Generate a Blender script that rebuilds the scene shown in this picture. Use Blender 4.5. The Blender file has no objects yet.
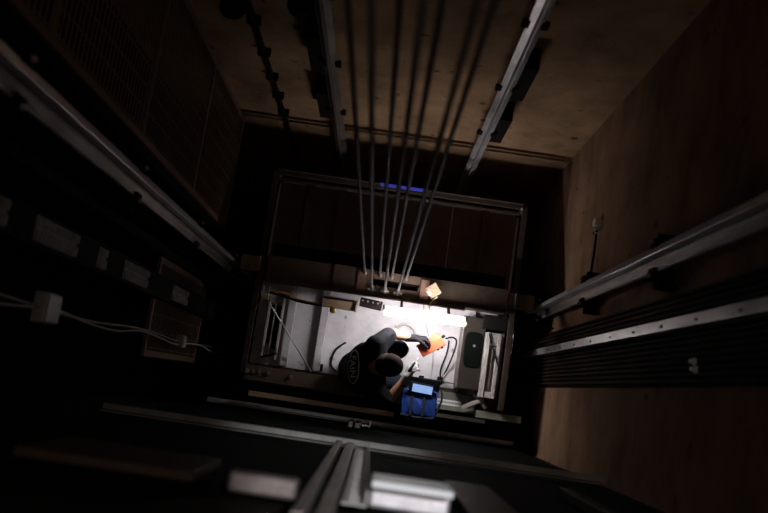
import bpy, bmesh, math, random
from mathutils import Vector, Matrix
from mathutils.bvhtree import BVHTree
random.seed(7)
S = bpy.context.scene
COL = S.collection

# ------------------------------------------------------------------ camera
F = 850.0                      # focal length in pixels of the 768 px wide frame
CAMZ = 7.0
def vn(v): return Vector(v).normalized()
zc = -vn((-12.0, -130.0, -F))                       # world up seen by the camera
xt = Vector((1.0, -0.148, 0.0))
xc = (xt - zc * xt.dot(zc)).normalized()
yc = zc.cross(xc)
M = Matrix((xc, yc, zc))                            # camera -> world rotation
cam = bpy.data.cameras.new('camera')
cam.sensor_width = 36.0; cam.lens = F / 768.0 * 36.0
cam.clip_start = 0.05
cam.dof.use_dof = True; cam.dof.focus_distance = 6.5; cam.dof.aperture_fstop = 1.6
camo = bpy.data.objects.new('camera', cam); COL.objects.link(camo)
camo.matrix_world = Matrix.Translation((0, 0, CAMZ)) @ M.to_4x4()
S.camera = camo

# ------------------------------------------------------------------ world and light
W = bpy.data.worlds.new('world'); S.world = W; W.use_nodes = True
bg = W.node_tree.nodes['Background']
bg.inputs[0].default_value = (0.35, 0.22, 0.13, 1); bg.inputs[1].default_value = 0.004
S.view_settings.view_transform = 'Standard'; S.view_settings.look = 'None'
S.view_settings.gamma = 1.0; S.view_settings.use_curve_mapping = False
S.view_settings.exposure = 0.0
LAMP_POWER = 138.0              # emission strength of the fluorescent tube
al = bpy.data.lights.new('landing_light', 'AREA'); al.energy = 4.6; al.size = 0.35
al.color = (1.0, 0.80, 0.66)
alo = bpy.data.objects.new('landing_light', al); COL.objects.link(alo)
alo.location = (0.45, 0.0, 7.5)
alo.rotation_euler = (math.radians(-6), math.radians(-2), 0)
sl = bpy.data.lights.new('gear_fill_spot', 'SPOT'); sl.energy = 210.0; sl.spot_size = math.radians(17); sl.spot_blend = .8; sl.shadow_soft_size = .04  # added unseen spot that brightens the near door gear
sl.color = (.92, .94, 1.0)
slo = bpy.data.objects.new('gear_fill_spot', sl); COL.objects.link(slo)
slo.location = (.30, .25, 7.45)
slo.rotation_euler = (Vector((.02, -.30, 4.6)) - Vector(slo.location)).to_track_quat('-Z', 'Y').to_euler()

# ------------------------------------------------------------------ helpers
def P(px, py, z):
    d = M @ Vector((px - 384.0, -(py - 256.0), -F))
    t = (z - CAMZ) / d.z
    return Vector((0, 0, CAMZ)) + d * t
def PX(px, py, x):
    d = M @ Vector((px - 384.0, -(py - 256.0), -F)); return Vector((0, 0, CAMZ)) + d * (x / d.x)
def PY(px, py, y):
    d = M @ Vector((px - 384.0, -(py - 256.0), -F)); return Vector((0, 0, CAMZ)) + d * (y / d.y)

def tag(o, label=None, cat=None, group=None, kind=None):
    if label: o['label'] = label
    if cat: o['category'] = cat
    if group: o['group'] = group
    if kind: o['kind'] = kind
    return o
def thing(name, label, cat, loc=(0, 0, 0), group=None):
    o = bpy.data.objects.new(name, None); COL.objects.link(o)
    o.empty_display_size = 0.1; o.location = loc
    return tag(o, label, cat, group)
def wloc(o):
    v = Vector((0, 0, 0))
    while o: v += o.location; o = o.parent
    return v
def obj(name, bm, mat, parent=None, smooth=False, loc=None, bevel=0.0, label=None):
    """bm is in world coordinates; it becomes ONE mesh object below parent"""
    bmesh.ops.recalc_face_normals(bm, faces=bm.faces)
    base = wloc(parent) if parent else Vector((0, 0, 0))
    o_loc = Vector(loc) if loc is not None else Vector((0, 0, 0))
    off = base + o_loc
    for v in bm.verts: v.co -= off
    me = bpy.data.meshes.new(name); bm.to_mesh(me); bm.free()
    if smooth:
        for p in me.polygons: p.use_smooth = True
    o = bpy.data.objects.new(name, me); COL.objects.link(o)
    o.location = o_loc
    for m in (mat if isinstance(mat, (list, tuple)) else [mat]): me.materials.append(m)
    if parent: o.parent = parent
    if bevel:
        b = o.modifiers.new('bevel', 'BEVEL'); b.width = bevel; b.segments = 2; b.limit_method = 'ANGLE'
    if label: o['label'] = label
    return o
def NB(): return bmesh.new()
def box(bm, x0, x1, y0, y1, z0, z1, mi=0):
    vs = [bm.verts.new((x, y, z)) for z in (z0, z1) for y in (y0, y1) for x in (x0, x1)]
    for q in ((0, 2, 3, 1), (4, 5, 7, 6), (0, 1, 5, 4), (2, 6, 7, 3), (0, 4, 6, 2), (1, 3, 7, 5)):
        bm.faces.new([vs[i] for i in q]).material_index = mi
    return bm
def obox(bm, c, ax, ay, az, dx, dy, dz):
    c = Vector(c); vs = []
    for k in (-.5, .5):
        for j in (-.5, .5):
            for i in (-.5, .5): vs.append(bm.verts.new(c + ax * dx * i + ay * dy * j + az * dz * k))
    for q in ((0, 2, 3, 1), (4, 5, 7, 6), (0, 1, 5, 4), (2, 6, 7, 3), (0, 4, 6, 2), (1, 3, 7, 5)):
        bm.faces.new([vs[i] for i in q])
    return bm
def beam(bm, p, q, w, h, up=(0, 0, 1)):
    p = Vector(p); q = Vector(q); a = (q - p).normalized(); u = Vector(up)
    s = a.cross(u)
    if s.length < 1e-4: s = a.cross(Vector((1, 0, 0)))
    s.normalize(); u = s.cross(a).normalized()
    return obox(bm, (p + q) / 2, a, s, u, (q - p).length, w, h)
def prism(bm, pts, z0, z1):
    lo = [bm.verts.new((x, y, z0)) for x, y in pts]; hi = [bm.verts.new((x, y, z1)) for x, y in pts]
    n = len(pts)
    bm.faces.new(lo[::-1]); bm.faces.new(hi)
    for i in range(n): bm.faces.new((lo[i], lo[(i + 1) % n], hi[(i + 1) % n], hi[i]))
    return bm
def smoothpath(pts, n=6):
    pts = [Vector(p) for p in pts]
    if len(pts) < 3: return pts
    out = []
    for i in range(len(pts) - 1):
        p0 = pts[max(i - 1, 0)]; p1 = pts[i]; p2 = pts[i + 1]; p3 = pts[min(i + 2, len(pts) - 1)]
        for k in range(n):
            t = k / n
            out.append(0.5 * ((2 * p1) + (p2 - p0) * t + (2 * p0 - 5 * p1 + 4 * p2 - p3) * t * t + (3 * p1 - p0 - 3 * p2 + p3) * t ** 3))
    out.append(pts[-1]); return out
def tube(bm, pts, r, seg=8, curve=False):
    pts = smoothpath(pts) if curve else [Vector(p) for p in pts]
    rings = []; ref = None
    for i, p in enumerate(pts):
        d = (pts[min(i + 1, len(pts) - 1)] - pts[max(i - 1, 0)]).normalized()
        if ref is None: ref = d.orthogonal().normalized()
        ref = (ref - d * ref.dot(d)).normalized(); b = d.cross(ref)
        rr = r[i] if isinstance(r, (list, tuple)) else r
        rings.append([bm.verts.new(p + (ref * math.cos(2 * math.pi * k / seg) + b * math.sin(2 * math.pi * k / seg)) * rr) for k in range(seg)])
    for a, b in zip(rings, rings[1:]):
        for k in range(seg): bm.faces.new((a[k], a[(k + 1) % seg], b[(k + 1) % seg], b[k]))
    bm.faces.new(rings[0][::-1]); bm.faces.new(rings[-1])
    return bm
def lathe(bm, base, prof, seg=20, axis=(0, 0, 1)):
    base = Vector(base); a = Vector(axis).normalized(); u = a.orthogonal().normalized(); w = a.cross(u)
    rings = [[bm.verts.new(base + a * h + (u * math.cos(2 * math.pi * k / seg) + w * math.sin(2 * math.pi * k / seg)) * max(r, 1e-4)) for k in range(seg)] for r, h in prof]
    for p, q in zip(rings, rings[1:]):
        for k in range(seg): bm.faces.new((p[k], p[(k + 1) % seg], q[(k + 1) % seg], q[k]))
    bm.faces.new(rings[0][::-1]); bm.faces.new(rings[-1])
    return bm
def capsule(bm, p, q, r0, r1, seg=14):
    """closed tapered limb with round ends"""
    p = Vector(p); q = Vector(q); d = q - p; L = max(d.length, 1e-5); a = d / L
    prof = [(math.cos(t) * r0, -math.sin(t) * r0) for t in [math.pi / 2 * k / 5 for k in range(5, -1, -1)]]
    prof += [(math.cos(t) * r1, L + math.sin(t) * r1) for t in [math.pi / 2 * k / 5 for k in range(0, 6)]]
    return lathe(bm, p, prof, seg, a)
def ellipsoid(bm, c, r, rot=None, seg=20, rings=12):
    m = Matrix.Translation(c) @ (rot.to_4x4() if rot else Matrix()) @ Matrix.Diagonal((*r, 1))
    bmesh.ops.create_uvsphere(bm, u_segments=seg, v_segments=rings, radius=1.0, matrix=m)
    return bm

# ------------------------------------------------------------------ materials
def mat(name, col, rough=0.6, metal=0.0, var=0.0, scale=6.0, bump=0.0, stretch=(1, 1, 1), col2=None, emit=None, es=0.0, detail=6.0, dots=None, spec=.5):
    m = bpy.data.materials.new(name); m.use_nodes = True
    nt = m.node_tree; b = nt.nodes['Principled BSDF']
    b.inputs['Specular IOR Level'].default_value = spec; b.inputs['Roughness'].default_value = rough; b.inputs['Metallic'].default_value = metal
    b.inputs['Base Color'].default_value = (*col, 1)
    if emit: b.inputs['Emission Color'].default_value = (*emit, 1); b.inputs['Emission Strength'].default_value = es
    if var or col2 or bump:
        tc = nt.nodes.new('ShaderNodeTexCoord'); mp = nt.nodes.new('ShaderNodeMapping'); mp.inputs['Scale'].default_value = stretch
        nz = nt.nodes.new('ShaderNodeTexNoise'); nz.inputs['Scale'].default_value = scale; nz.inputs['Detail'].default_value = detail; nz.inputs['Roughness'].default_value = 0.65
        nt.links.new(tc.outputs['Object'], mp.inputs[0]); nt.links.new(mp.outputs[0], nz.inputs['Vector'])
        cr = nt.nodes.new('ShaderNodeValToRGB'); cr.color_ramp.elements[0].position = 0.3; cr.color_ramp.elements[1].position = 0.72
        lo = col2 or tuple(c * (1 - var) for c in col)
        cr.color_ramp.elements[0].color = (*lo, 1); cr.color_ramp.elements[1].color = (*col, 1)
        nt.links.new(nz.outputs['Fac'], cr.inputs[0])
        last = cr.outputs[0]
        if dots:                                      # small dark spots of dirt
            n2 = nt.nodes.new('ShaderNodeTexNoise'); n2.inputs['Scale'].default_value = dots; n2.inputs['Detail'].default_value = 3
            nt.links.new(tc.outputs['Object'], n2.inputs['Vector'])
            c2 = nt.nodes.new('ShaderNodeValToRGB'); c2.color_ramp.elements[0].position = 0.66; c2.color_ramp.elements[1].position = 0.73
            c2.color_ramp.elements[0].color = (1, 1, 1, 1); c2.color_ramp.elements[1].color = (.3, .27, .25, 1)
            nt.links.new(n2.outputs['Fac'], c2.inputs[0])
            mx = nt.nodes.new('ShaderNodeMix'); mx.data_type = 'RGBA'; mx.blend_type = 'MULTIPLY'; mx.inputs[0].default_value = 1
            nt.links.new(last, mx.inputs[6]); nt.links.new(c2.outputs[0], mx.inputs[7]); last = mx.outputs[2]
        nt.links.new(last, b.inputs['Base Color'])
        if bump:
            bp = nt.nodes.new('ShaderNodeBump'); bp.inputs['Strength'].default_value = bump; bp.inputs['Distance'].default_value = 0.01
            nt.links.new(nz.outputs['Fac'], bp.inputs['Height']); nt.links.new(bp.outputs[0], b.inputs['Normal'])
    return m
m_conc = mat('stained_concrete', (.50, .31, .185), .9, 0, scale=2.0, stretch=(1, 1, .8), col2=(.17, .10, .058), bump=.5, dots=7, spec=0.1)
m_conc_r = mat('streaked_concrete', (.40, .235, .145), .9, 0, scale=2.2, stretch=(1, .6, .9), col2=(.13, .072, .045), bump=.5, dots=9, spec=0.1)
m_dark = mat('shaft_darkness', (.005, .004, .004), .95, var=.5, spec=0.1)  # near-black stands in for the darkness of the open shaft alongside
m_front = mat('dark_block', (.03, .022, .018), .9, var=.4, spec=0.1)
m_steel = mat('worn_steel', (.80, .76, .79), .36, .5, scale=9, stretch=(1, 1, .3), col2=(.30, .27, .27))
m_polish = mat('polished_steel', (.92, .88, .92), .33, .6, scale=9, stretch=(1, 1, .2), col2=(.66, .63, .66))
m_steel_t = mat('dusty_steel', (.40, .37, .38), .7, .2, scale=20, col2=(.15, .14, .14))
m_steel_d = mat('dull_steel', (.34, .29, .26), .5, .7, scale=9, stretch=(1, 1, .3), col2=(.14, .11, .10))
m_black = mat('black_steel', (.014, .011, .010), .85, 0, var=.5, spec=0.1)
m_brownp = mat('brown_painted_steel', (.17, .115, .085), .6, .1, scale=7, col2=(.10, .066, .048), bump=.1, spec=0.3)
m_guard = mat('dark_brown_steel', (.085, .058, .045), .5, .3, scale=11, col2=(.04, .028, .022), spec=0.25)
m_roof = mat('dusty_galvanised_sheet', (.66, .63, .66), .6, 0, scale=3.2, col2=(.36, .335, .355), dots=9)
m_pale = mat('pale_grey_paint', (.55, .51, .49), .5, .1, scale=10, col2=(.33, .30, .28))
m_greygreen = mat('grey_green_paint', (.27, .27, .22), .6, 0, scale=9, col2=(.15, .15, .12))
m_cab = mat('dark_taupe_enamel', (.034, .026, .020), .8, 0, var=.3, spec=0.2)
m_wood = mat('raw_timber', (.62, .44, .30), .8, 0, scale=14, stretch=(.2, 3, 3), col2=(.28, .18, .10))
m_brass = mat('brass', (.85, .55, .2), .35, .8)
m_tube = mat('fluorescent_glass', (1, 1, 1), .3, emit=(1.0, .965, .96), es=LAMP_POWER)
m_tube_top = mat('tube_coated_top', (.9, .9, .9), .4, emit=(1.0, .965, .96), es=LAMP_POWER * .05)
m_white = mat('white_enamel', (.85, .85, .86), .4)
m_rope = mat('steel_wire_rope', (.16, .145, .14), .6, .15, scale=60, stretch=(1, 1, 2), col2=(.05, .045, .045), spec=0.1)
m_cable = mat('black_rubber', (.008, .008, .009), .7, spec=0.1)
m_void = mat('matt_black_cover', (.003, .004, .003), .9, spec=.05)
m_cableg = mat('grey_cable', (.42, .40, .38), .6)
m_cablew = mat('white_cable', (.75, .66, .55), .5)
m_cableo = mat('orange_cable', (.75, .35, .12), .5)
m_shirt = mat('black_cotton', (.010, .011, .015), .85, scale=30, col2=(.006, .006, .008), bump=.25, spec=0.1)
m_trou = mat('navy_work_trousers', (.010, .012, .022), .85, scale=30, col2=(.010, .011, .018), bump=.25, spec=0.1)
m_skin = mat('skin', (.44, .22, .14), .55, scale=12, col2=(.34, .16, .10), spec=.3)
m_hair = mat('dark_brown_hair', (.045, .020, .012), .5, scale=60, col2=(.02, .01, .007), bump=.6)
m_cap = mat('dark_brown_cap_cloth', (.040, .020, .015), .8, scale=30, col2=(.014, .009, .008), bump=.2, spec=0.1)
m_glove_b = mat('black_glove', (.012, .010, .013), .8, spec=0.1)
m_glove_g = mat('grey_glove', (.40, .39, .375), .75, scale=20, col2=(.32, .31, .30))
m_logo = mat('cream_print', (.95, .86, .60), .6)
m_logo_w = mat('white_print', (.88, .86, .84), .6)
m_orange = mat('orange_plastic', (.46, .085, .027), .5, scale=10, col2=(.38, .068, .022))
m_blue = mat('royal_blue_nylon', (.02, .10, .50), .7, scale=22, col2=(.010, .04, .24), bump=.3)
m_navyt = mat('black_nylon', (.02, .022, .03), .7, spec=0.1)
m_screen = mat('lit_blue_screen', (.2, .3, .6), .15, emit=(.35, .55, 1.0), es=.55)
m_red = mat('red_oxide', (.22, .05, .03), .7, var=.4, scale=6)
m_mesh = mat('rusty_wire', (.19, .115, .075), .6, .2)
m_glint = mat('blue_glint', (.1, .1, .8), .4, emit=(.08, .12, 1.0), es=.13)  # emission stands in for the blue glint
m_ribs = mat('dark_ribbed_rubber', (.028, .017, .012), .8, spec=0.1)

# ------------------------------------------------------------------ the shaft (setting)
XL, XR, YB, YF = -1.95, 1.375, 2.10, -0.36
def struct(name, bm, m):
    return tag(obj(name, bm, m), kind='structure')
struct('wall_back', box(NB(), XL - .2, XR + .2, YB, YB + .2, -3.0, 9.0), m_conc)
struct('wall_right', box(NB(), XR, XR + .2, YF - .2, YB, -3.0, 9.0), m_conc_r)
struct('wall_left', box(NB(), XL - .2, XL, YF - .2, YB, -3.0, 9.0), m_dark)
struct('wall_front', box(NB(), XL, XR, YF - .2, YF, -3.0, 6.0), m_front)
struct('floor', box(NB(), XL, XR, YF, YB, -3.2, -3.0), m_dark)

# ------------------------------------------------------------------ guide rails and their brackets
def t_rail(side, x, y, z0=-2.95, z1=8.5):
    s = side  # +1: flange towards +x
    return prism(NB(), [(x, y - .009), (x + s * .055, y - .009), (x + s * .062, y - .020), (x + s * .070, y - .066), (x + s * .080, y - .066),
                 (x + s * .080, y + .066), (x + s * .070, y + .066), (x + s * .062, y + .020), (x + s * .055, y + .009), (x, y + .009)], z0, z1)
def car_rail(side, x, y, label):
    t = thing('guide_rail', label, 'guide rail', (x, y, -2.95), 'car guide rails')
    obj('rail', t_rail(side, x, y), m_steel_d, t)
    for sy in (-1, 1): obj('flange_edge', box(NB(), *sorted((x + side * .066, x + side * .081)), *sorted((y + sy * .054, y + sy * .0665)), -2.95, 8.5), m_steel, t, label='worn bright flange edge')
    obj('running_face', box(NB(), *sorted((x - side * .004, x + side * .04)), y - .014, y + .014, -2.95, 8.5), m_polish, t, bevel=.002, label='polished running blade')
    for z in (0.15, 1.55, 2.95, 4.35, 5.75):
        for sy in (-1, 1):
            c = obj('rail_clip', box(NB(), *sorted((x + side * .048, x + side * .082)), *sorted((y + sy * .045, y + sy * .10)), z - .04, z + .04), m_black, t, bevel=.006)
            obj('bolt', lathe(NB(), (x + side * .050, y + sy * .083, z), [(.012, 0), (.012, .016)], 6, (-side, 0, 0)), m_steel, c, label='shiny bolt head')
    for z in (3.35,):
        obj('splice_plate', box(NB(), *sorted((x + side * .0805, x + side * .1)), y - .06, y + .06, z - .15, z + .15), m_black, t)
    return t
car_rail(-1, -1.20, .80, 'steel T-section guide rail running up the left mesh-screened side of the shaft')
car_rail(1, 1.20, .80, 'steel T-section guide rail running up the right concrete wall of the shaft')
def bracket(x0, x1, y0, y1, z, label, m=m_black, grp=None):
    xs = sorted((x0, x1))
    bm = NB(); box(bm, xs[0], xs[1], y0, y1, z - .05, z - .035); box(bm, xs[0], xs[1], y0, y0 + .012, z - .035, z + .05)
    return tag(obj('rail_bracket', bm, m, bevel=.003), label, 'bracket', grp)
hts = ['nearest the lit car roof', 'second up from the car roof', 'third up from the car roof', 'fourth up from the car roof']
for z, h in zip((0.15, 1.55, 2.95, 4.35), hts):
    bracket(1.283, XR, .66, .94, z, 'black steel bracket fixing the right guide rail to concrete, ' + h, grp='right rail brackets')
    bracket(-1.40, -1.283, .66, .94, z, 'black steel bracket fixing the left guide rail, ' + h, grp='left rail brackets')
# counterweight rails on the back wall
def cw_rail(x, label, m):
    y = 1.90
    t = thing('counterweight_rail', label, 'guide rail', (x, y, -2.95), 'counterweight rails')
    pts = [(x - .006, y), (x + .006, y), (x + .006, y + .045), (x + .045, y + .052), (x + .045, y + .060), (x - .045, y + .060), (x - .045, y + .052), (x - .006, y + .045)]
    obj('rail', prism(NB(), pts, -2.95, 8.5), m, t)
    for z in (.95, 1.9, 2.85):
        obj('rail_clip', box(NB(), x - .07, x - .032, y + .04, y + .062, z - .035, z + .035), m_black, t)
        obj('rail_clip', box(NB(), x + .032, x + .07, y + .04, y + .062, z - .035, z + .035), m_black, t)
cw_rail(-.555, 'thin steel counterweight rail left of the hoist ropes against the brown back wall', m_steel_d)
cw_rail(.565, 'bright steel counterweight rail right of the hoist ropes against the brown back wall', m_steel)
for sx, x, side in ((-1, -.555, 'left'), (1, .565, 'right')):
    for z, h in ((.98, 'lower'), (1.95, 'upper')):
        bm = NB()
        xa, xb = sorted((x + sx * .05, x + sx * .14))
        box(bm, xa, xb, 1.965, YB, z - .28, z + .28); box(bm, *sorted((x - .01, xb if sx > 0 else xa)), 1.962, 1.975, z + .22, z + .28)
        tag(obj('rail_bracket', bm, m_black, bevel=.004), f'{h} black plate bracket beside the {side} counterweight rail on the back wall', 'bracket', 'counterweight rail brackets')
# conduit on the back wall
t = thing('conduit', 'thin dark conduit running down the brown back wall near the left corner', 'pipe', (-1.035, 2.07, -2.9))
obj('pipe', tube(NB(), [(-1.035, 2.07, -2.9), (-1.03, 2.07, 8.5)], .018), m_black, t, smooth=True)
for z in (.35, .75, 1.15, 1.6, 2.1):
    obj('pipe_clip', box(NB(), -1.075, -.99, 2.05, YB - .001, z - .02, z + .02), m_black, t)

for px, py, lab in ((232, 10, 'round black cap-shaped fitting high on the brown back wall near the left corner'), (300, 8, 'black fitting high on the back wall beside the left counterweight rail')):
    c = PY(px, py, 2.04)
    t = thing('wall_fitting', lab, 'fitting', (c.x, YB, c.z), 'black fittings on the back wall')
    obj('cap', lathe(NB(), (c.x, YB - .001, c.z), [(.075, 0), (.075, .06), (.055, .09), (.02, .10)], 18, (0, -1, 0)), m_black, t, smooth=True)
    obj('stem', box(NB(), c.x - .02, c.x + .02, 2.05, YB - .001, c.z + .07, c.z + .5), m_black, t)
# ------------------------------------------------------------------ mesh screens of the left side
def screen(y0, y1, z0, z1, x, label):
    t = thing('mesh_screen', label, 'mesh screen', (x, (y0 + y1) / 2, z0), 'wire mesh screens of the left side')
    bm = NB(); w = .022
    box(bm, x - w, x, y0, y0 + .04, z0, z1); box(bm, x - w, x, y1 - .04, y1, z0, z1)
    n = max(1, round((z1 - z0) / 1.3))
    for k in range(n + 1):
        zz = z0 + (z1 - z0 - .04) * k / n; box(bm, x - w, x, y0 + .04, y1 - .04, zz, zz + .04)
    obj('frame', bm, m_mesh, t)
    bm = NB(); r = .0035
    y = y0 + .06
    while y < y1 - .05: box(bm, x - .014, x - .014 + 2 * r, y - r, y + r, z0, z1); y += .11
    z = z0 + .03
    while z < z1 - .02: box(bm, x - .0095, x - .0095 + 2 * r, y0 + .02, y1 - .02, z - r, z + r); z += .05
    obj('wire_mesh', bm, m_mesh, t)
screen(1.10, 2.07, .0, 5.2, -1.40, 'rusty wire mesh screen in the back left corner of the shaft')
screen(-.02, .62, .05, 1.6, -1.451, 'wire mesh screen beside the car roof below the left guide rail')
for (y, lab) in ((.645, 'black steel upright beside the lower mesh screen'), (1.06, 'black steel upright beside the back corner mesh screen')):
    tag(obj('steel_upright', box(NB(), -1.45, -1.40, y - .025, y + .025, -2.95, 8.5), m_black), lab, 'post')
tag(obj('steel_upright', box(NB(), -1.449, -1.397, .35, .49, -2.95, 8.5), m_black), 'wide black steel upright carrying the lit channel patches', 'post')
def tray(px0, py0, px1, py1, label):  # plates shaped as the lit patches of one vertical channel
    a = PX(px0, py0, -1.39); b = PX(px1, py1, -1.39)
    z0, z1 = sorted((a.z, b.z)); yc_ = .42
    bm = NB()
    box(bm, -1.396, -1.392, yc_ - .05, yc_ + .05, z0, z1)
    n = max(2, int((z1 - z0) / .035))
    for k in range(n):
        zz = z0 + (z1 - z0) * k / n
        box(bm, -1.392, -1.384, yc_ - .047, yc_ - .005, zz, zz + (z1 - z0) / n * .6)
        box(bm, -1.392, -1.384, yc_ + .012, yc_ + .047, zz, zz + (z1 - z0) / n * .6)
    return tag(obj('lit_patch_plate', bm, m_steel_t, loc=(-1.396, yc_, z0)), label, 'metal plate', 'lit channel patches on the left side')
tray(0, 196, 9, 206, 'small lit patch of a steel channel, built as a perforated plate, at the far left edge of the photo')
tray(38, 219, 78, 242, 'longest lit patch of the channel, built as a perforated plate, on the dark left side')
tray(100, 252, 107, 256, 'tiny lit patch of the channel, built as a perforated plate, between longer ones on the left side')
tray(126, 262, 148, 278, 'lit channel patch, built as a perforated plate, midway to the lower mesh screen')
tray(174, 288, 188, 296, 'lit channel patch, built as a perforated plate, in front of the lower mesh screen')
# conduit with junction boxes
t = thing('cable_run', 'pair of thin grey cables running up the dark left side past two boxes', 'cable', (-1.38, .12, -2.9))
pa = [(-1.375, .12 + .012 * math.sin(k * 1.3), -2.9 + k * .45) for k in range(24)]
obj('cable', tube(NB(), pa, .008, 6, True), m_steel_d, t, smooth=True)
pb = [(-1.372, .105 + .018 * math.sin(k * 1.9), -2.9 + k * .45) for k in range(24)]
obj('cable', tube(NB(), pb, .006, 6, True), m_cableg, t, smooth=True)
def jbox(px, py, w, h, label, y=.12):
    c = PX(px, py, -1.36)
    t = thing('junction_box', label, 'junction box', (-1.40, c.y, c.z - h / 2), 'junction boxes on the left side')
    obj('housing', box(NB(), -1.40, -1.345, c.y - w / 2, c.y + w / 2, c.z - h / 2, c.z + h / 2), m_pale, t, bevel=.006)
    obj('lid', box(NB(), -1.345, -1.338, c.y - w / 2 + .006, c.y + w / 2 - .006, c.z - h / 2 + .006, c.z + h / 2 - .006), m_pale, t, bevel=.002)
jbox(49, 308, .125, .15, 'larger pale grey junction box on the dark left side of the shaft')
jbox(182, 341, .085, .10, 'small pale grey junction box beside the lower mesh screen')

# ------------------------------------------------------------------ right wall fittings
t = thing('ribbed_panel', 'dark vertically ribbed strip on the right wall behind the pale channel', 'panel', (1.36, .4, -2.9))
bm = NB(); box(bm, 1.35, XR - .001, .20, .62, -2.9, 8.4)
for k in range(15):
    y = .205 + k * .0285; prism(bm, [(1.35, y), (1.33, y + .006), (1.33, y + .016), (1.35, y + .022)], -2.9, 8.4)
obj('ribs', bm, m_ribs, t)
t = thing('steel_channel', 'pale steel channel running up the right wall below the guide rail', 'channel', (1.28, .46, -2.9))
obj('channel', prism(NB(), [(1.26, .435), (1.26, .485), (1.325, .485), (1.325, .48), (1.266, .48), (1.266, .44), (1.325, .44), (1.325, .435)], -2.9, 8.4), m_steel, t)
for k in range(14): obj('slot', box(NB(), 1.2575, 1.26, .45, .462, .2 + k * .42, .23 + k * .42), m_black, t)
# wall switch with its lead
c = PX(596, 222, 1.34)
t = thing('wall_switch', 'small white box with a dark lead high on the right concrete wall', 'switch box', (XR, c.y, c.z))
obj('housing', box(NB(), 1.325, XR, c.y - .028, c.y + .028, c.z - .035, c.z + .035), m_white, t, bevel=.008)
obj('collar', lathe(NB(), (1.348, c.y - .028, c.z), [(.016, 0), (.016, .02), (.01, .03), (.01, .05)], 12, (0, -1, 0)), m_steel, t, smooth=True)
obj('cross_pin', box(NB(), 1.34, 1.35, c.y - .068, c.y - .060, c.z - .07, c.z + .05), m_black, t)
obj('lead', tube(NB(), [(1.35, c.y - .07, c.z), (1.352, c.y - .2, c.z - .01), (1.35, .95, c.z - .03)], .008, 8, True), m_cable, t, smooth=True)
for (px, py, lab) in ((694, 361, 'upper shiny bolt head on the dark ribbed strip'), (695, 369, 'lower shiny bolt head on the dark ribbed strip')):
    c = PX(px, py, 1.325)
    tag(obj('bolt', lathe(NB(), (1.331, c.y, c.z), [(.017, 0), (.017, .012), (.009, .014), (.009, .026)], 6, (-1, 0, 0)), m_white, loc=(1.33, c.y, c.z)), lab, 'bolt')

# ------------------------------------------------------------------ landing door gear on the front wall
def landing(L, label, extra=True):
    t = thing('door_header', label, 'door gear', (-.05, -.31, L), 'door headers on the front wall')
    bm = NB(); box(bm, -1.33, 1.22, -.305, -.275, L, L + .028); box(bm, -1.33, 1.22, -.315, -.308, L + .028, L + .07)
    obj('rail', bm, m_pale, t, bevel=.004)
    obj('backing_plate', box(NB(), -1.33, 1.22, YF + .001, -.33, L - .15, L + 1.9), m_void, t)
    # upright pair with a slotted strip
    obj('upright', box(NB(), -.135, -.105, -.325, -.285, L + .07, L + (2.52 if extra else .6)), m_steel_d, t, bevel=.003)
    obj('upright', box(NB(), -.085, -.045, -.325, -.290, L + .03, L + (2.52 if extra else .6)), m_steel_d, t, bevel=.003)
    bm = NB(); x0, x1 = -.035, .03
    box(bm, x0, x0 + .018, -.305, -.300, L + .3, L + (2.15 if extra else .6)); box(bm, x1 - .018, x1, -.305, -.300, L + .3, L + (2.15 if extra else .6))
    z = L + .3
    while z < L + (2.14 if extra else .56): box(bm, x0 + .018, x1 - .018, -.305, -.300, z, z + .03); z += .065
    box(bm, x1 - .005, x1, -.300, -.265, L + .3, L + (2.15 if extra else .6))
    obj('slotted_strip', bm, m_pale, t)
    if not extra: return t
    obj('latch_plate', box(NB(), .035, .26, -.325, -.255, L + 1.93, L + 2.0), m_steel, t, bevel=.01)
    obj('latch_plate', box(NB(), .035, .25, -.255, -.235, L + 1.95, L + 2.15), m_white, t, bevel=.006)
    obj('stop_plate', box(NB(), -.34, -.155, -.325, -.27, L + 2.02, L + 2.10), m_steel_d, t, bevel=.01)
    obj('fascia_panel', box(NB(), -.95, -.45, -.329, -.30, L + 1.55, L + 2.0), m_brownp, t, bevel=.006)
    obj('panel_edge', box(NB(), .31, .47, -.325, -.295, L + 1.2, L + 2.2), m_guard, t, bevel=.004)
    obj('panel_edge', box(NB(), .80, .86, -.325, -.285, L + .9, L + 2.2), m_guard, t, bevel=.004)
    return t
landing(2.60, 'blurred steel door header spanning the front wall nearest the camera')
landing(-.15, 'sharper steel door header on the front wall level with the car roof', False)

# ------------------------------------------------------------------ the car
GZ = .32
car = thing('elevator_car', 'elevator car roof of pale sheet metal framed by brown guard rails', 'elevator car', (0, .8, 0))
bm = NB(); box(bm, -1.02, 1.02, .05, 1.60, -.04, 0); box(bm, -1.0, 1.0, .07, 1.58, -2.2, -.04)
obj('roof_panel', bm, m_roof, car)
for (x, w) in ((-.74, .06), (-.47, .06), (.73, .05)):
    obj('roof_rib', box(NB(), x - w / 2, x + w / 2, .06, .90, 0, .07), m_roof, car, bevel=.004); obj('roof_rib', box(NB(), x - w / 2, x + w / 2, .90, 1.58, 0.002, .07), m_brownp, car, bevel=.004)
obj('rear_roof_panel', box(NB(), -1.0, 1.0, .90, 1.575, 0, .004), m_brownp, car, label='brown rear roof sheets')  # thin brown sheet over the roof behind the crosshead
obj('shadow_strip', box(NB(), -.93, .93, .905, 1.01, .16, .30), m_black, car, bevel=.004, label='added black strip for the shadow behind the crosshead')  # black box added in place of the shadow band behind the crosshead
obj('roof_seam', box(NB(), .455, .463, .06, 1.58, 0, .006), m_roof, car)
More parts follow.
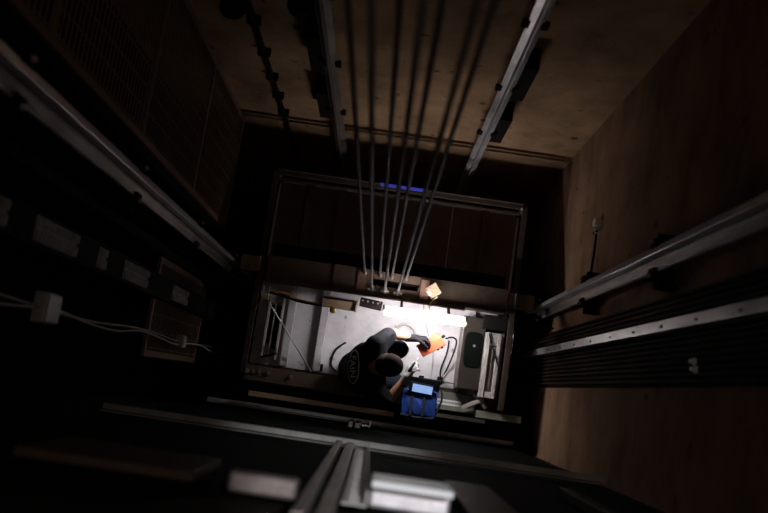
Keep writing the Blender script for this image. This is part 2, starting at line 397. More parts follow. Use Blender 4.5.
# front channel of the roof
obj('front_channel', box(NB(), -1.05, 1.02, -.105, .045, -.10, .03), m_guard, car, bevel=.004)
obj('sill_rail', box(NB(), -.98, .21, -.215, -.175, -.02, 0.05), m_wood, car, bevel=.003, label='pale timber-coloured strip')
obj('sill_rail', box(NB(), -1.05, 1.02, -.165, -.13, -.09, -.03), m_black, car)
obj('sill_rail', box(NB(), .30, .95, -.165, -.131, -.029, -.005), m_steel, car, bevel=.003)
# guard frame
def corner(px, py, z): return P(px, py, z)
x0, x1, y0, y1 = -1.012, 1.012, -.04, 1.585
for nm, a, b in (('guard_rail', (x0, y0, GZ), (x0, y1, GZ)), ('guard_rail', (x1, y0, GZ), (x1, y1, GZ)), ('guard_rail', (x0, y1, GZ), (x1, y1, GZ))):
    bm = NB(); beam(bm, a, b, .045, .03)
    obj(nm, bm, m_guard, car, bevel=.004)
bm = NB(); beam(bm, (x0 + .03, y1 - .05, GZ - .04), (x1 - .03, y1 - .05, GZ - .04), .02, .03); obj('guard_rail', bm, m_guard, car, bevel=.003)
bm = NB(); beam(bm, (x0 + .02, y1 + .018, GZ + .018), (x1 - .02, y1 + .018, GZ + .018), .008, .006); obj('guard_edge', bm, m_steel_d, car)
for (x, y) in ((x0, y1), (x1, y1), (x0, y0 + .02), (x1, y0 + .02)):
    obj('guard_post', box(NB(), x - .02, x + .02, y - .02, y + .02, .0, GZ - .015), m_brownp, car, bevel=.003)
bm = NB(); lathe(bm, (x1 - .03, y1 - .02, GZ + .015), [(.012, 0), (.012, .012), (.005, .016)], 8); obj('bolt', bm, m_steel, car)
obj('blue_glint_strip', box(NB(), -.17, .18, y1 + .002, y1 + .024, GZ + .016, GZ + .026), m_glint, car, label='blue glowing strip added for a glint')  # glowing strip added to imitate a blue glint on the guard rail
# crosshead: two channels with a gap for the hitch
CZ0, CZ1 = .30, .50
def channel(bm, xa, xb, ya, yb, open_front):
    box(bm, xa, xb, ya, yb, CZ1 - .012, CZ1); box(bm, xa, xb, ya, yb, CZ0, CZ0 + .012)
    if open_front: box(bm, xa, xb, yb - .012, yb, CZ0 + .012, CZ1 - .012)
    else: box(bm, xa, xb, ya, ya + .012, CZ0 + .012, CZ1 - .012)
bm = NB(); channel(bm, -.935, .935, .70, .765, False); obj('crosshead_beam', bm, m_brownp, car, bevel=.003)
bm = NB(); channel(bm, -.935, .935, .815, .88, True); obj('crosshead_beam', bm, m_brownp, car, bevel=.003)
obj('cover_plate', box(NB(), -.93, -.13, .705, .878, CZ1, CZ1 + .006), m_brownp, car)
obj('cover_plate', box(NB(), .25, .93, .705, .878, CZ1, CZ1 + .006), m_guard, car)
obj('cover_plate', box(NB(), -.42, -.12, .700, .882, CZ1 + .006, CZ1 + .016), m_brownp, car, bevel=.002)
obj('stiffener', box(NB(), -.23, -.165, .71, .86, CZ1 + .016, CZ1 + .024), mat('pinkish_primer', (.30, .16, .13), .6, var=.3), car, label='pinkish primed plate')
obj('stiffener', box(NB(), .26, .325, .71, .86, CZ1 + .006, CZ1 + .014), bpy.data.materials['pinkish_primer'], car, label='pinkish primed plate')
obj('crosshead_lip', box(NB(), -.93, .62, .672, .70, CZ1 - .02, CZ1 - .008), m_brownp, car, bevel=.003)
obj('hitch_plate', box(NB(), -.12, .24, .70, .88, CZ1 - .05, CZ1 - .035), m_black, car)
for s in (-1, 1):
    obj('crosshead_stile', box(NB(), *sorted((s * .985, s * .94)), .72, .86, .001, CZ1), m_guard, car, bevel=.003)
    bm = NB(); box(bm, *sorted((s * .99, s * 1.14)), .74, .86, CZ1 - .03, CZ1); box(bm, *sorted((s * .99, s * 1.0)), .74, .86, CZ1, CZ1 + .03)
    for k in range(3): box(bm, *sorted((s * (1.03 + k * .04), s * (1.035 + k * .04))), .75, .85, CZ1, CZ1 + .01)
    obj('guide_shoe', bm, mat('ochre_paint', (.42, .27, .10), .6, var=.5, scale=9) if s < 0 else m_brownp, car, bevel=.003)
# front housings on the roof edge
a = P(400, 389, .12); b = P(474, 412, .12)
bm = NB(); box(bm, a.x, b.x, -.100, .045, .031, .12); fb = obj('front_housing', bm, m_greygreen, car, bevel=.006, label='grey-green housing with a white strip of print')
bm = NB(); box(bm, a.x + .30, a.x + .50, -.060, -.015, .1202, .122); obj('name_plate', bm, m_logo_w, fb, label='white strip of small print')
bm = NB()
for k in range(16): box(bm, a.x + .312 + k * .0115, a.x + .312 + k * .0115 + .005, -.045, -.030, .1221, .1226)
obj('plate_print', bm, m_cab, fb)
bm = NB(); box(bm, b.x + .01, b.x + .36, -.12, -.062, .031, .24); obj('front_housing', bm, m_greygreen, car, bevel=.006)
bm = NB(); box(bm, -1.03, -.30, -.09, .03, .031, .06); obj('front_housing', bm, m_brownp, car, bevel=.004)
for (px, py) in ((253, 369), (259, 370), (268, 373), (290, 377)):
    c = P(px, py, .075); obj('bolt', lathe(NB(), (c.x, -.02, .06), [(.018, 0), (.018, .018), (.010, .02), (.010, .035)], 8), m_steel_d, car)
for (px, py) in ((320, 367), (440, 380)):
    c = P(px, py, .05); obj('roof_lug', box(NB(), c.x - .022, c.x + .022, c.y - .03, c.y + .03, 0, .06), m_black, car, bevel=.004)
# the right vertical assembly (pale slotted channel) on the roof
a = P(498, 330, .30); b = P(482, 400, .30)
t = thing('slotted_frame', 'pale grey slotted metal frame standing along the right edge of the roof', 'frame', ((a.x + b.x) / 2, (a.y + b.y) / 2, 0))
xa = P(482.5, 365, .33).x; xb = P(498, 367, .33).x; ya, yb = .04, .55
bm = NB()
box(bm, xa, xa + .035, ya, yb, .0, .33); box(bm, xb - .03, xb, ya, yb, .0, .33)
box(bm, xa + .03, xb - .03, ya, ya + .05, .20, .32); box(bm, xa + .035, xb - .03, yb - .10, yb, .20, .32); box(bm, xa + .035, xb - .03, ya + .05, yb - .1, .26, .28)
obj('channel', bm, m_pale, t, bevel=.004)
obj('inner_bar', box(NB(), xa + .06, xa + .07, ya + .06, yb - .12, .281, .32), m_steel_d, t)
bm = NB(); beam(bm, (xa + .02, yb - .01, .336), (xb - .005, yb - .25, .336), .008, .008); obj('wire', bm, m_cable, t)
bm = NB(); beam(bm, (xa - .10, -.06, .17), (xa + .06, .03, .2), .03, .02); beam(bm, (xa - .02, .06, .18), (xa + .09, -.04, .18), .03, .02); obj('arm', bm, m_pale, t, bevel=.003)
obj('foot_plate', box(NB(), xa - .075, xa - .002, .05, .12, .0, .03), m_pale, t, bevel=.003)
obj('shade_box', box(NB(), cx1 + .012 if False else .80, .99, .575, .69, .001, .30), m_black, car, bevel=.005, label='black box added for the shade at the right end of the crosshead')  # black box added to darken the roof beside the cabinet
# bracket outside the guard
t = thing('limit_switch', 'small pale switch bracket outside the right guard rail', 'switch', (1.045, .15, -.04))
obj('bracket', box(NB(), 1.022, 1.065, .03, .20, -.04, .12), m_pale, t, bevel=.004)
obj('roller', lathe(NB(), (1.045, .22, .12), [(.022, 0), (.022, .02)], 14, (0, 0, 1)), m_steel, t)
obj('lever', box(NB(), 1.03, 1.045, .20, .24, .09, .12), m_black, t)
obj('rod', tube(NB(), [(1.07, .20, .1), (1.075, .62, .1)], .006), m_steel, t)
# dark cabinet
a = P(458, 388, .36); 
t = thing('control_cabinet', 'dark taupe control cabinet standing on the roof right of the lamp', 'cabinet', (.64, .38, 0))
ch = .26; cx0 = P(461, 352, ch).x; cx1 = P(482.5, 355, ch).x; cy0, cy1 = .085, .66
obj('housing', box(NB(), cx0, cx1, cy0, cy1, 0.0, ch), m_cab, t, bevel=.008)
bm = NB(); n = 28; zz = ch + .001
pts = []
for k in range(n):
    an = 2 * math.pi * k / n; ca, sa = math.cos(an), math.sin(an)
    pts.append(((cx0 + cx1) / 2 + .004 + .072 * math.copysign(abs(ca) ** .5, ca), .40 + .14 * math.copysign(abs(sa) ** .5, sa)))
prism(bm, pts, zz, zz + .012); obj('recess_cover', bm, m_void, t, bevel=.003, label='black rounded cover')
obj('latch', lathe(NB(), ((cx0 + cx1) / 2 + .01, .43, zz + .012), [(.010, 0), (.010, .01)], 10), m_steel, t)
obj('edge_trim', box(NB(), cx0 - .006, cx0 - .001, cy0, cy1, 0.01, ch), m_steel_d, t)
obj('foot', box(NB(), cx0 + .04, cx0 + .11, cy0 - .035, cy0 - .002, 0, .14), m_guard, t)
# left assembly: tall slotted frame
t = thing('cable_tray_frame', 'brownish metal frame with two dark slots standing at the left roof edge', 'frame', (-.87, .35, 0))
bm = NB(); xa, xb, ya, yb = -.93, -.80, .10, .60
box(bm, xa, xa + .02, ya, yb, 0, .09); box(bm, xb - .015, xb, ya, yb, 0, .12); box(bm, xa + .02, xb - .015, ya, ya + .02, 0, .09); box(bm, xa + .055, xa + .065, ya + .02, yb - .05, 0, .09); box(bm, xa + .02, xb - .015, yb - .05, yb, 0, .09)
obj('frame', bm, m_pale, t, bevel=.003)
obj('tray', box(NB(), xa + .02, xa + .055, ya + .12, yb - .06, .0, .03), m_black, t)
obj('tray', box(NB(), xa + .066, xb - .016, ya + .08, yb - .06, .0, .03), m_black, t)
bm = NB(); beam(bm, (xa + .01, ya + .0, .10), (xb - .0, ya + .05, .13), .02, .012); obj('arm', bm, m_black, t)

# ------------------------------------------------------------------ hoist ropes
bot = [(372, 287, 'front'), (385, 289, 'front'), (398, 291, 'front'), (365, 272, 'rear'), (380, 275, 'rear'), (392, 277, 'rear'), (406, 280, 'rear')]
nms = {0: 'leftmost hoist rope of the front row, ending in a socket on the crosshead', 1: 'middle hoist rope of the front row, ending in a socket on the crosshead', 2: 'rightmost hoist rope of the front row, ending in a socket on the crosshead',
       3: 'leftmost hoist rope of the rear row, rising from the crosshead', 4: 'second hoist rope from the left in the rear row', 5: 'third hoist rope from the left in the rear row', 6: 'rightmost hoist rope of the rear row, rising from the crosshead'}
for i, (px, py, row) in enumerate(bot):
    c = P(px, py, CZ1 + .03)
    if row == 'front': c.y = .735
    else: c.y = .845
    t = thing('hoist_rope', nms[i], 'rope', (c.x, c.y, CZ1 - .05), 'hoist ropes')
    obj('strand', tube(NB(), [(c.x, c.y, CZ1 + .03), (c.x, c.y, 8.6)], .0085, 8), m_rope, t, smooth=True)
    if row == 'front':
        obj('socket', lathe(NB(), (c.x, c.y, CZ1 - .035), [(.030, 0), (.030, .03), (.018, .045), (.010, .08)], 12), m_steel, t, smooth=False)
        obj('nut', box(NB(), c.x - .034, c.x + .034, c.y - .018, c.y - .0, CZ1 + .0, CZ1 + .018), m_white, t, bevel=.003)
    else:
        obj('socket', lathe(NB(), (c.x, c.y, CZ1 - .0), [(.016, 0), (.016, .03), (.011, .05)], 10), m_steel_d, t, smooth=True)

# ------------------------------------------------------------------ lamp and crosshead fittings
LZ = .69
a = P(384.5, 311.5, LZ); b = P(464.5, 323.5, LZ); ly = (a.y + b.y) / 2
t = thing('work_lamp', 'lit fluorescent batten lamp hung along the front of the crosshead', 'lamp', ((a.x + b.x) / 2, ly, LZ))
bm = tube(NB(), [(a.x, ly, LZ), (b.x, ly, LZ)], .019, 24)
bmesh.ops.recalc_face_normals(bm, faces=bm.faces)
for f_ in bm.faces: f_.material_index = 1 if f_.normal.z > .22 else 0      # coated upper side, clear lower side
obj('tube', bm, (m_tube, m_tube_top), t, smooth=True, label='glowing white tube')
obj('batten', box(NB(), a.x - .02, b.x + .02, ly + .032, ly + .058, LZ - .075, LZ - .04), m_greygreen, t, bevel=.004)
for x in (a.x - .008, b.x + .008):
    obj('end_cap', box(NB(), x - .01, x + .01, ly - .014, ly + .045, LZ - .05, LZ + .012), m_greygreen, t, bevel=.003)
for x in (a.x + .12, b.x - .12):
    bm = NB(); beam(bm, (x, ly + .06, LZ - .08), (x, .69, CZ1 - .022), .02, .006); obj('hanger', bm, m_steel_d, t)
c = P(433, 293, CZ1 + .05)
t = thing('splice_box', 'brown square box set cornerwise on the crosshead above the lamp', 'junction box', (c.x, .79, CZ1 + .006))
r = Matrix.Rotation(math.radians(38), 3, 'Z')
bm = NB(); obox(bm, (c.x, .785, CZ1 + .034), r @ Vector((1, 0, 0)), r @ Vector((0, 1, 0)), Vector((0, 0, 1)), .09, .09, .052); obj('housing', bm, m_wood, t, bevel=.005)
bm = NB(); obox(bm, (c.x - .03, .76, CZ1 + .064), r @ Vector((1, 0, 0)), r @ Vector((0, 1, 0)), Vector((0, 0, 1)), .03, .04, .008); obj('knockout', bm, m_pale, t)
def lead(name, pts, rr, m, label, cat='cable', seg=8):
    bm = tube(NB(), pts, rr, seg, True); return tag(obj(name, bm, m, smooth=True, loc=pts[0]), label, cat)
lead('lamp_cable', [P(438, 296, .54), P(431, 302, .535), P(429, 309, .55), P(428, 316, .53)], .005, m_cablew, 'white cable curling from the square box down to the lamp')
lead('lamp_cable', [P(424, 304, .51), P(424, 309, .53), P(426, 316, .53)], .004, m_cableo, 'thin orange cable beside the white one at the lamp')
# bracket of timber with brass knob
t = thing('timber_block', 'pale brown angled block with a brass knob under the crosshead', 'block', (P(340, 303, .40)))
a = P(322, 300, .44); b = P(358, 306, .44)
bm = NB(); beam(bm, a, b, .085, .05); obj('block', bm, m_wood, t, bevel=.006)
bm = NB(); beam(bm, P(324, 297, .475), P(354, 301, .475), .012, .02); obj('clip', bm, m_black, t)
c = P(333, 310, .43); obj('knob', lathe(NB(), c, [(.022, 0), (.026, .02), (.026, .045), (.015, .055)], 14), m_brass, t, smooth=True, label='round brass knob')
obj('end_plate', obox(NB(), P(357, 305, .45), Vector((1, -.1, 0)).normalized(), Vector((.1, 1, 0)).normalized(), Vector((0, 0, 1)), .012, .10, .07), m_pale, t)
# cables on the left of the roof
lead('wire_bundle', [P(268, 291, .45), P(285, 296, .40), P(300, 301, .38), P(322, 305, .42)], .010, m_cable, 'black cable sagging along the crosshead at the left')
lead('wire_bundle', [P(268, 293, .44), P(283, 292, .42), P(303, 300, .40), P(320, 303, .44)], .006, m_cableo, 'thin tan cable above the black one along the crosshead', 'cable')
lead('wire_bundle', [P(262, 298, .42), P(254, 312, .30), P(250, 325, .15)], .006, m_cableo, 'tan cable dropping to the left edge frame from the plug', 'cable')
t = thing('plug', 'small brass-coloured plug with two pins at the left end of the crosshead', 'plug', P(265, 297, .42))
c = P(265, 297, .44); obj('body', box(NB(), c.x - .03, c.x + .03, c.y - .016, c.y + .012, .42, .46), m_brass, t, bevel=.004)
for dx in (-.022, .022): obj('pin', tube(NB(), [(c.x + dx, c.y + .012, .45), (c.x + dx + .005, c.y + .09, .47)], .005), m_steel, t)
lead('stay_rod', [P(268, 301, .42), P(290, 336, .25), P(311, 371, .06)], .007, m_steel, 'thin bright rod slanting across the left roof panels', 'rod')
# wiring around the middle of the crosshead
t = thing('relay_block', 'dark relay block with small terminals in front of the rope sockets', 'relay', P(372, 302, .42))
a = P(360, 301, .40); b = P(382, 306, .40)
bm = NB(); beam(bm, a, b, .07, .05); obj('housing', bm, m_black, t, bevel=.005)
for k in range(4):
    c = P(363 + k * 5, 300 + k * 1.0, .43); obj('terminal', lathe(NB(), (c.x, c.y, .424), [(.008, 0), (.008, .014)], 8), m_steel_d, t)
c = P(380, 302, .44); obj('terminal', lathe(NB(), (c.x, c.y, .42), [(.008, 0), (.008, .02)], 10), m_red, t, label='reddish terminal')

# ------------------------------------------------------------------ small things on the roof near the mechanic
pts = [P(446, 338, .475), P(453, 337, .42), P(456.5, 342, .32), P(452, 357, .08), P(444, 374, .02), P(440.5, 376, .012), P(441, 368, .012), P(447, 352, .012), P(449, 340, .012)]
lead('tester_cable', pts, .0065, m_cable, 'black looping cable plugged into the orange device')
bm = NB(); beam(bm, P(436, 384, .02), P(459, 358, .02), .012, .012); tag(obj('rod', bm, m_pale, loc=P(436, 384, .02)), 'thin pale rod lying on the roof beside the looping cable', 'rod')
lead('flex_hose', [P(396, 331, .015), P(399, 326, .015), P(406, 324, .015), P(413, 328, .015), P(415, 333, .015)], .010, m_cableg, 'grey cable loop lying behind the raised forearm')
lead('floor_cable', [P(336, 371, .02), P(331, 364, .015), P(334, 352, .015), P(341, 345, .015), P(346, 342, .015)], .008, m_cable, 'black cable curving out from behind the mechanic at the left')
lead('thin_wire', [P(428, 316, .5), P(427, 328, .3), P(433, 352, .05), P(430, 380, .01)], .0025, m_cableg, 'very thin wire hanging from the lamp to the roof')
t = thing('cable_duct', 'thin pale duct lying along the front roof edge right of the bag', 'duct', P(440, 388, .0))
a = P(438, 384, .03); b = P(484, 393, .03); bm = NB(); beam(bm, a, b, .03, .03); obj('duct', bm, m_pale, t, bevel=.004)
bm = NB(); beam(bm, a + Vector((0, .03, 0)), b + Vector((0, .03, 0)), .008, .01); obj('wire', bm, m_cable, t)

# blue tool bag
def bagmesh():
    bm = NB(); a = P(403, 389, .30); b = P(438, 392, .30)
    cx = (a.x + b.x) / 2; w = .285; y0_, y1_ = -.03 + .01, .13; n = 10
    return cx
a = P(403, 392, .30); b = P(438, 395, .30)
bcx = (a.x + b.x) / 2; bw = b.x - a.x; by0, by1 = -.185, .045
t = thing('tool_bag', 'royal blue open-topped tool bag on the roof front edge', 'bag', (bcx, -.02, .125))
bm = NB(); lev = [(.125, .86), (.14, .95), (.22, 1.02), (.30, 1.0), (.335, .97)]
rings = []
for z, k in lev:
    ring = []
    for i in range(24):
        an = 2 * math.pi * i / 24; ca, sa = math.cos(an), math.sin(an)
        ring.append(bm.verts.new((bcx + bw / 2 * k * math.copysign(abs(ca) ** .35, ca) + random.uniform(-.004, .004), (by0 + by1) / 2 + (by1 - by0) / 2 * k * math.copysign(abs(sa) ** .35, sa) + random.uniform(-.004, .004), z)))
    rings.append(ring)
inner = [bm.verts.new(((v.co.x - bcx) * .93 + bcx, (v.co.y + .07) * .90 - .07, v.co.z - .002)) for v in rings[-1]]
rings.append(inner); rings.append([bm.verts.new((v.co.x, v.co.y, .16)) for v in inner])
for p, q in zip(rings, rings[1:]):
    for i in range(24): bm.faces.new((p[i], p[(i + 1) % 24], q[(i + 1) % 24], q[i]))
bm.faces.new(rings[0][::-1]); bm.faces.new(rings[-1])
obj('bag_body', bm, m_blue, t, smooth=False)
pk = NB(); box(pk, bcx - .085, bcx + .095, by0 - .028, by0 - .004, .15, .29); obj('front_pocket', pk, m_blue, t, bevel=.012)
lid = NB(); nx, ny = 16, 12; gv = []
for j in range(ny + 1):
    for i in range(nx + 1):
        u_, v_ = i / nx, j / ny
        zz = .335 + .028 * math.sin(math.pi * u_) ** .5 * math.sin(math.pi * min(1, v_ * 1.0)) ** .5 + .010 * math.sin(u_ * 19 + v_ * 7) * math.sin(math.pi * v_) * math.sin(math.pi * u_)
        gv.append(lid.verts.new((bcx - bw * .47 + bw * .94 * u_, by0 + .004 + .165 * v_, zz)))
for j in range(ny):
    for i in range(nx):
        q = j * (nx + 1) + i; lid.faces.new((gv[q], gv[q + 1], gv[q + nx + 2], gv[q + nx + 1]))
bmesh.ops.solidify(lid, geom=lid.faces[:], thickness=.006)
obj('lid', lid, m_blue, t, smooth=True)
for dx in (-.075, .02): obj('lid_strap', box(NB(), bcx + dx, bcx + dx + .022, by0 + .01, by0 + .16, .358, .372), m_navyt, t, bevel=.003)

obj('strap', box(NB(), bcx - .115, bcx - .09, by0 - .012, by0 - .002, .14, .33), m_navyt, t, bevel=.003)
obj('rim', tube(NB(), [(bcx - bw / 2, by0 + .01, .338), (bcx - .02, by0 + .0, .345), (bcx + bw / 2 - .01, by0 + .01, .338)], .010, 8, True), m_navyt, t, smooth=True, label='black rim')
obj('handle', tube(NB(), [(bcx + bw / 2 - .01, by0 + .02, .32), (bcx + bw / 2 + .03, .0 - .03, .33), (bcx + bw / 2 + .02, .05, .31)], .008, 8, True), m_navyt, t, smooth=True, label='black side handle')
# flap open at the back with shiny pouch
c = P(420, 388, .33)
flap = NB(); obox(flap, (bcx + .005, .075, .345), Vector((1, 0, 0)), Vector((0, .85, .5)).normalized(), Vector((0, -.5, .85)).normalized(), bw * .98, .11, .012); obj('flap', flap, m_navyt, t, bevel=.006)
c2 = P(421, 388, .36)
t2 = thing('meter', 'handheld meter with a lit blue-white screen lying in the blue bag', 'meter', (c2.x, c2.y, .33))
ax = Vector((1, -.05, 0)).normalized(); ay = Vector((.04, .9, .3)).normalized(); az = ax.cross(ay).normalized()
bm = NB(); obox(bm, (c2.x, c2.y, .375), ax, ay, az, .19, .085, .022); obj('case', bm, m_cable, t2, bevel=.006)
bm = NB(); obox(bm, Vector((c2.x + .01, c2.y, .375)) + az * .0125, ax, ay, az, .155, .062, .003); obj('screen', bm, m_screen, t2, label='lit blue-white screen')
for dx, dy in ((-.11, -.055), (-.125, -.075), (-.085, -.058)):
    c3 = Vector((bcx + dx, dy + .06, .33))
    tag(obj('hand_tool', tube(NB(), [c3 + Vector((0, 0, -.15)), c3 + Vector((.01, .01, .035))], .010, 8), m_steel_d if dx > -.12 else m_cable, smooth=True, loc=c3),
        {-.11: 'steel tool handle standing in the left of the blue bag', -.125: 'black tool handle standing in the left of the blue bag', -.085: 'steel tool handle nearest the front left of the blue bag'}[dx], 'hand tool', 'tools standing in the bag')
c = P(421, 380, .06)
tag(obj('roof_catch', box(NB(), c.x - .02, c.x + .02, c.y - .03, c.y + .04, 0, .08), m_black, bevel=.005, loc=(c.x, c.y, 0)), 'small black upright block just behind the blue bag', 'block')

# ------------------------------------------------------------------ the mechanic
def organic(name, bm, m, parent, voxel=.012, smooth=6, label=None):
    """union of limbs -> one continuous skin"""
    bmesh.ops.recalc_face_normals(bm, faces=bm.faces)
    me = bpy.data.meshes.new(name + '_tmp'); bm.to_mesh(me); bm.free()
    o = bpy.data.objects.new(name + '_tmp', me); COL.objects.link(o)
    r = o.modifiers.new('r', 'REMESH'); r.mode = 'VOXEL'; r.voxel_size = voxel; r.use_smooth_shade = True
    s = o.modifiers.new('s', 'SMOOTH'); s.iterations = smooth; s.factor = .5
    dg = bpy.context.evaluated_depsgraph_get(); ev = o.evaluated_get(dg)
    b2 = bmesh.new(); b2.from_mesh(ev.to_mesh()); ev.to_mesh_clear()
    bpy.data.objects.remove(o); bpy.data.meshes.remove(me)
    tree = BVHTree.FromBMesh(b2)
    out = obj(name, b2, m, parent, smooth=True, label=label)
    return out, tree
man = thing('person', 'person in a black shirt and cap crouching over the roof with an orange device', 'person', (P(360, 372, 0).x, P(360, 372, 0).y, 0))
pel = P(359, 369, .30)
hipT = P(361, 359, .34); hipB = P(361, 380, .34)
kneT = P(399, 349, .38); kneB = P(395, 382, .36)
ankT = P(382, 353, .10); ankB = P(379, 384, .10)
toeT = P(404, 349, .045); toeB = P(398, 380, .045)
ches = P(366, 368, .56); neckb = P(377, 367, .70)
shT = P(376, 346, .67); shB = P(374, 389, .67)
elT = P(391, 333, .54); elB = P(387, 401, .60)
wrT = P(413, 337.5, .53); wrB = P(404.5, 379, .62)
head = P(388, 364.5, .77)
# body
bm = NB()
capsule(bm, pel, ches, .12, .12); capsule(bm, ches, neckb, .12, .08)
capsule(bm, shT, shB, .07, .07); capsule(bm, neckb, head, .058, .055)
hd = (head - neckb).normalized()
rot = Matrix.Rotation(math.radians(62), 3, 'Y') @ Matrix.Rotation(math.radians(0), 3, 'Z')   # crown towards +x and down
ellipsoid(bm, head, (.078, .074, .112), Matrix.Rotation(math.radians(50), 3, 'Y'))
# face: nose, chin, ears on the underside of the bowed head
fwd = Vector((math.cos(math.radians(50)), 0, -math.sin(math.radians(50))))
upv = Vector((math.sin(math.radians(50)), 0, math.cos(math.radians(50))))
ellipsoid(bm, head + fwd * .085 - upv * .02, (.016, .013, .024)); ellipsoid(bm, head + fwd * .06 - upv * .085, (.035, .035, .03))
for s in (-1, 1): ellipsoid(bm, head + Vector((0, s * .078, 0)) - upv * .02 - fwd * .005, (.018, .008, .030))
for a, b, c, r in ((shT, elT, wrT, 1), (shB, elB, wrB, 1)):
    capsule(bm, a, b, .055, .043); capsule(bm, b, c, .045, .028)
for h, k, a, to in ((hipT, kneT, ankT, toeT), (hipB, kneB, ankB, toeB)):
    capsule(bm, h, k, .085, .06); capsule(bm, k, a, .056, .038); capsule(bm, a, to, .036, .03)
organic('body', bm, m_skin, man, .011)
# eyes, mouth
for s in (-1, 1): obj('eye', ellipsoid(NB(), head + fwd * .070 + Vector((0, s * .030, 0)) + upv * .004, (.011, .012, .011), seg=10, rings=8), m_logo_w, man, smooth=True)
obj('mouth', ellipsoid(NB(), head + fwd * .082 - upv * .055, (.008, .024, .007), seg=10, rings=6), m_red, man, smooth=True)
# shirt
bm = NB()
low = pel + (ches - pel) * .12
capsule(bm, low, ches, .145, .145)
for w_ in (-.07, .07): capsule(bm, low + Vector((0, w_ * .6, 0)), ches + Vector((0, w_, 0)), .13, .135)
capsule(bm, ches, neckb + Vector((-.02, 0, -.04)), .145, .095)
capsule(bm, shT, shB, .088, .088)
capsule(bm, shT + (ches - shT) * .5, shT, .115, .085); capsule(bm, shB + (ches - shB) * .5, shB, .115, .085)
mT = shT + (elT - shT) * .80; mB = shB + (elB - shB) * .80
capsule(bm, shT, mT, .082, .068); capsule(bm, shB, mB, .086, .072)
# sleeve and back folds
for k in range(5):
    q = shT + (mT - shT) * (k / 5 + .1); ellipsoid(bm, q + Vector((0, 0, .02)), (.02, .075, .075), Matrix.Rotation(random.uniform(-.5, .5) - .9, 3, 'Z'))
    q = shB + (mB - shB) * (k / 5 + .1); ellipsoid(bm, q + Vector((0, 0, .02)), (.02, .078, .078), Matrix.Rotation(random.uniform(-.5, .5) + .9, 3, 'Z'))
for k in range(6):
    an = random.uniform(-.5, .5); q = ches + Vector((random.uniform(-.0, .1), random.uniform(-.12, .12), .115))
    capsule(bm, q, q + Vector((.1 * math.cos(an), .1 * math.sin(an), -.01)), .016, .012)
shirt, stree = organic('shirt', bm, m_shirt, man, .011, 5)
# logo on the back: oval ring and letters laid on the shirt
cpx, cpy = 352.5, 366.0
hit0 = None
cam0 = Vector((0, 0, CAMZ))
def on_shirt(px, py, off):
    d = (M @ Vector((px - 384.0, -(py - 256.0), -F))).normalized()
    loc, nor, idx, dist = stree.ray_cast(cam0 + Vector((0, 0, 0)), d)
    return (loc, nor) if loc else (None, None)
SHL = wloc(man)
ctr, nrm = on_shirt(cpx, cpy, 0)
if ctr is None: ctr, nrm = P(cpx, cpy, .75), Vector((-.4, 0, .9))
if nrm.dot(Vector((0, 0, 1))) < 0: nrm = -nrm
nrm = (nrm + Vector((-.5, 0, .8))).normalized()
# local frame: u = reading direction (down in the photo), v = towards the head
u = (M @ Vector((.148, -1, 0))); u = (u - nrm * u.dot(nrm)).normalized()
v = nrm.cross(u).normalized()
if v.x < 0: v = -v
def lay(bm, off=.004):
    dirn = -nrm
    for vert in bm.verts:
        a_, b_ = vert.co.x, vert.co.y
        o_ = ctr + u * a_ + v * b_ + nrm * .3
        loc, nn, idx, dist = stree.ray_cast(o_, dirn)
        if loc is None: loc = ctr + u * a_ + v * b_
        vert.co = loc + nrm * (off + vert.co.z)
    return bm
def ring(bm, ra, rb, w, n=64, pinch=1.15):
    vs = []
    for k in range(n):
        an = 2 * math.pi * k / n; ca, sa = math.cos(an), math.sin(an)
        for s in (1, 1 - w / rb):
            vs.append(bm.verts.new((ra * math.copysign(abs(ca) ** .9, ca) * (s if s == 1 else 1 - w / ra), rb * math.copysign(abs(sa) ** pinch, sa) * s, 0)))
    for k in range(n):
        a, b, c, d = vs[2 * k], vs[2 * k + 1], vs[(2 * k + 3) % (2 * n)], vs[(2 * k + 2) % (2 * n)]
        bm.faces.new((a, b, c, d))
    r = bmesh.ops.extrude_face_region(bm, geom=bm.faces[:])
    for e in r['geom']:
        if isinstance(e, bmesh.types.BMVert): e.co.z += .002
    return bm
obj('printed_oval', lay(ring(NB(), .128, .064, .009)), m_logo, shirt)
tc_ = bpy.data.curves.new('txt', 'FONT'); tc_.body = 'FAIN'; tc_.align_x = 'CENTER'; tc_.align_y = 'CENTER'; tc_.size = .078; tc_.offset = .0016; tc_.space_character = 1.0
to_ = bpy.data.objects.new('txt', tc_); COL.objects.link(to_)
me_ = bpy.data.meshes.new_from_object(to_.evaluated_get(bpy.context.evaluated_depsgraph_get()))
bm = NB(); bm.from_mesh(me_); bmesh.ops.triangulate(bm, faces=bm.faces[:])
bmesh.ops.subdivide_edges(bm, edges=[e for e in bm.edges if e.calc_length() > .02], cuts=2)
bpy.data.objects.remove(to_)
obj('printed_letters', lay(bm, .006), m_logo_w, shirt)
# trousers, shoes
bm = NB()
capsule(bm, pel + Vector((-.02, 0, -.04)), pel + (ches - pel) * .2, .15, .145)
for h, k, a in ((hipT, kneT, ankT), (hipB, kneB, ankB)):
    capsule(bm, h, k, .105, .076); capsule(bm, k, a + Vector((0, 0, .03)), .074, .055)
organic('trousers', bm, m_trou, man, .013, 5)
for a, b in ((ankT, toeT), (ankB, toeB)):
    bm = NB(); capsule(bm, Vector((a.x - .03, a.y, .052)), Vector((b.x, b.y, .046)), .050, .043); ellipsoid(bm, (a.x, a.y, .09), (.052, .05, .06))
    organic('shoe', bm, m_cable, man, .009, 3)
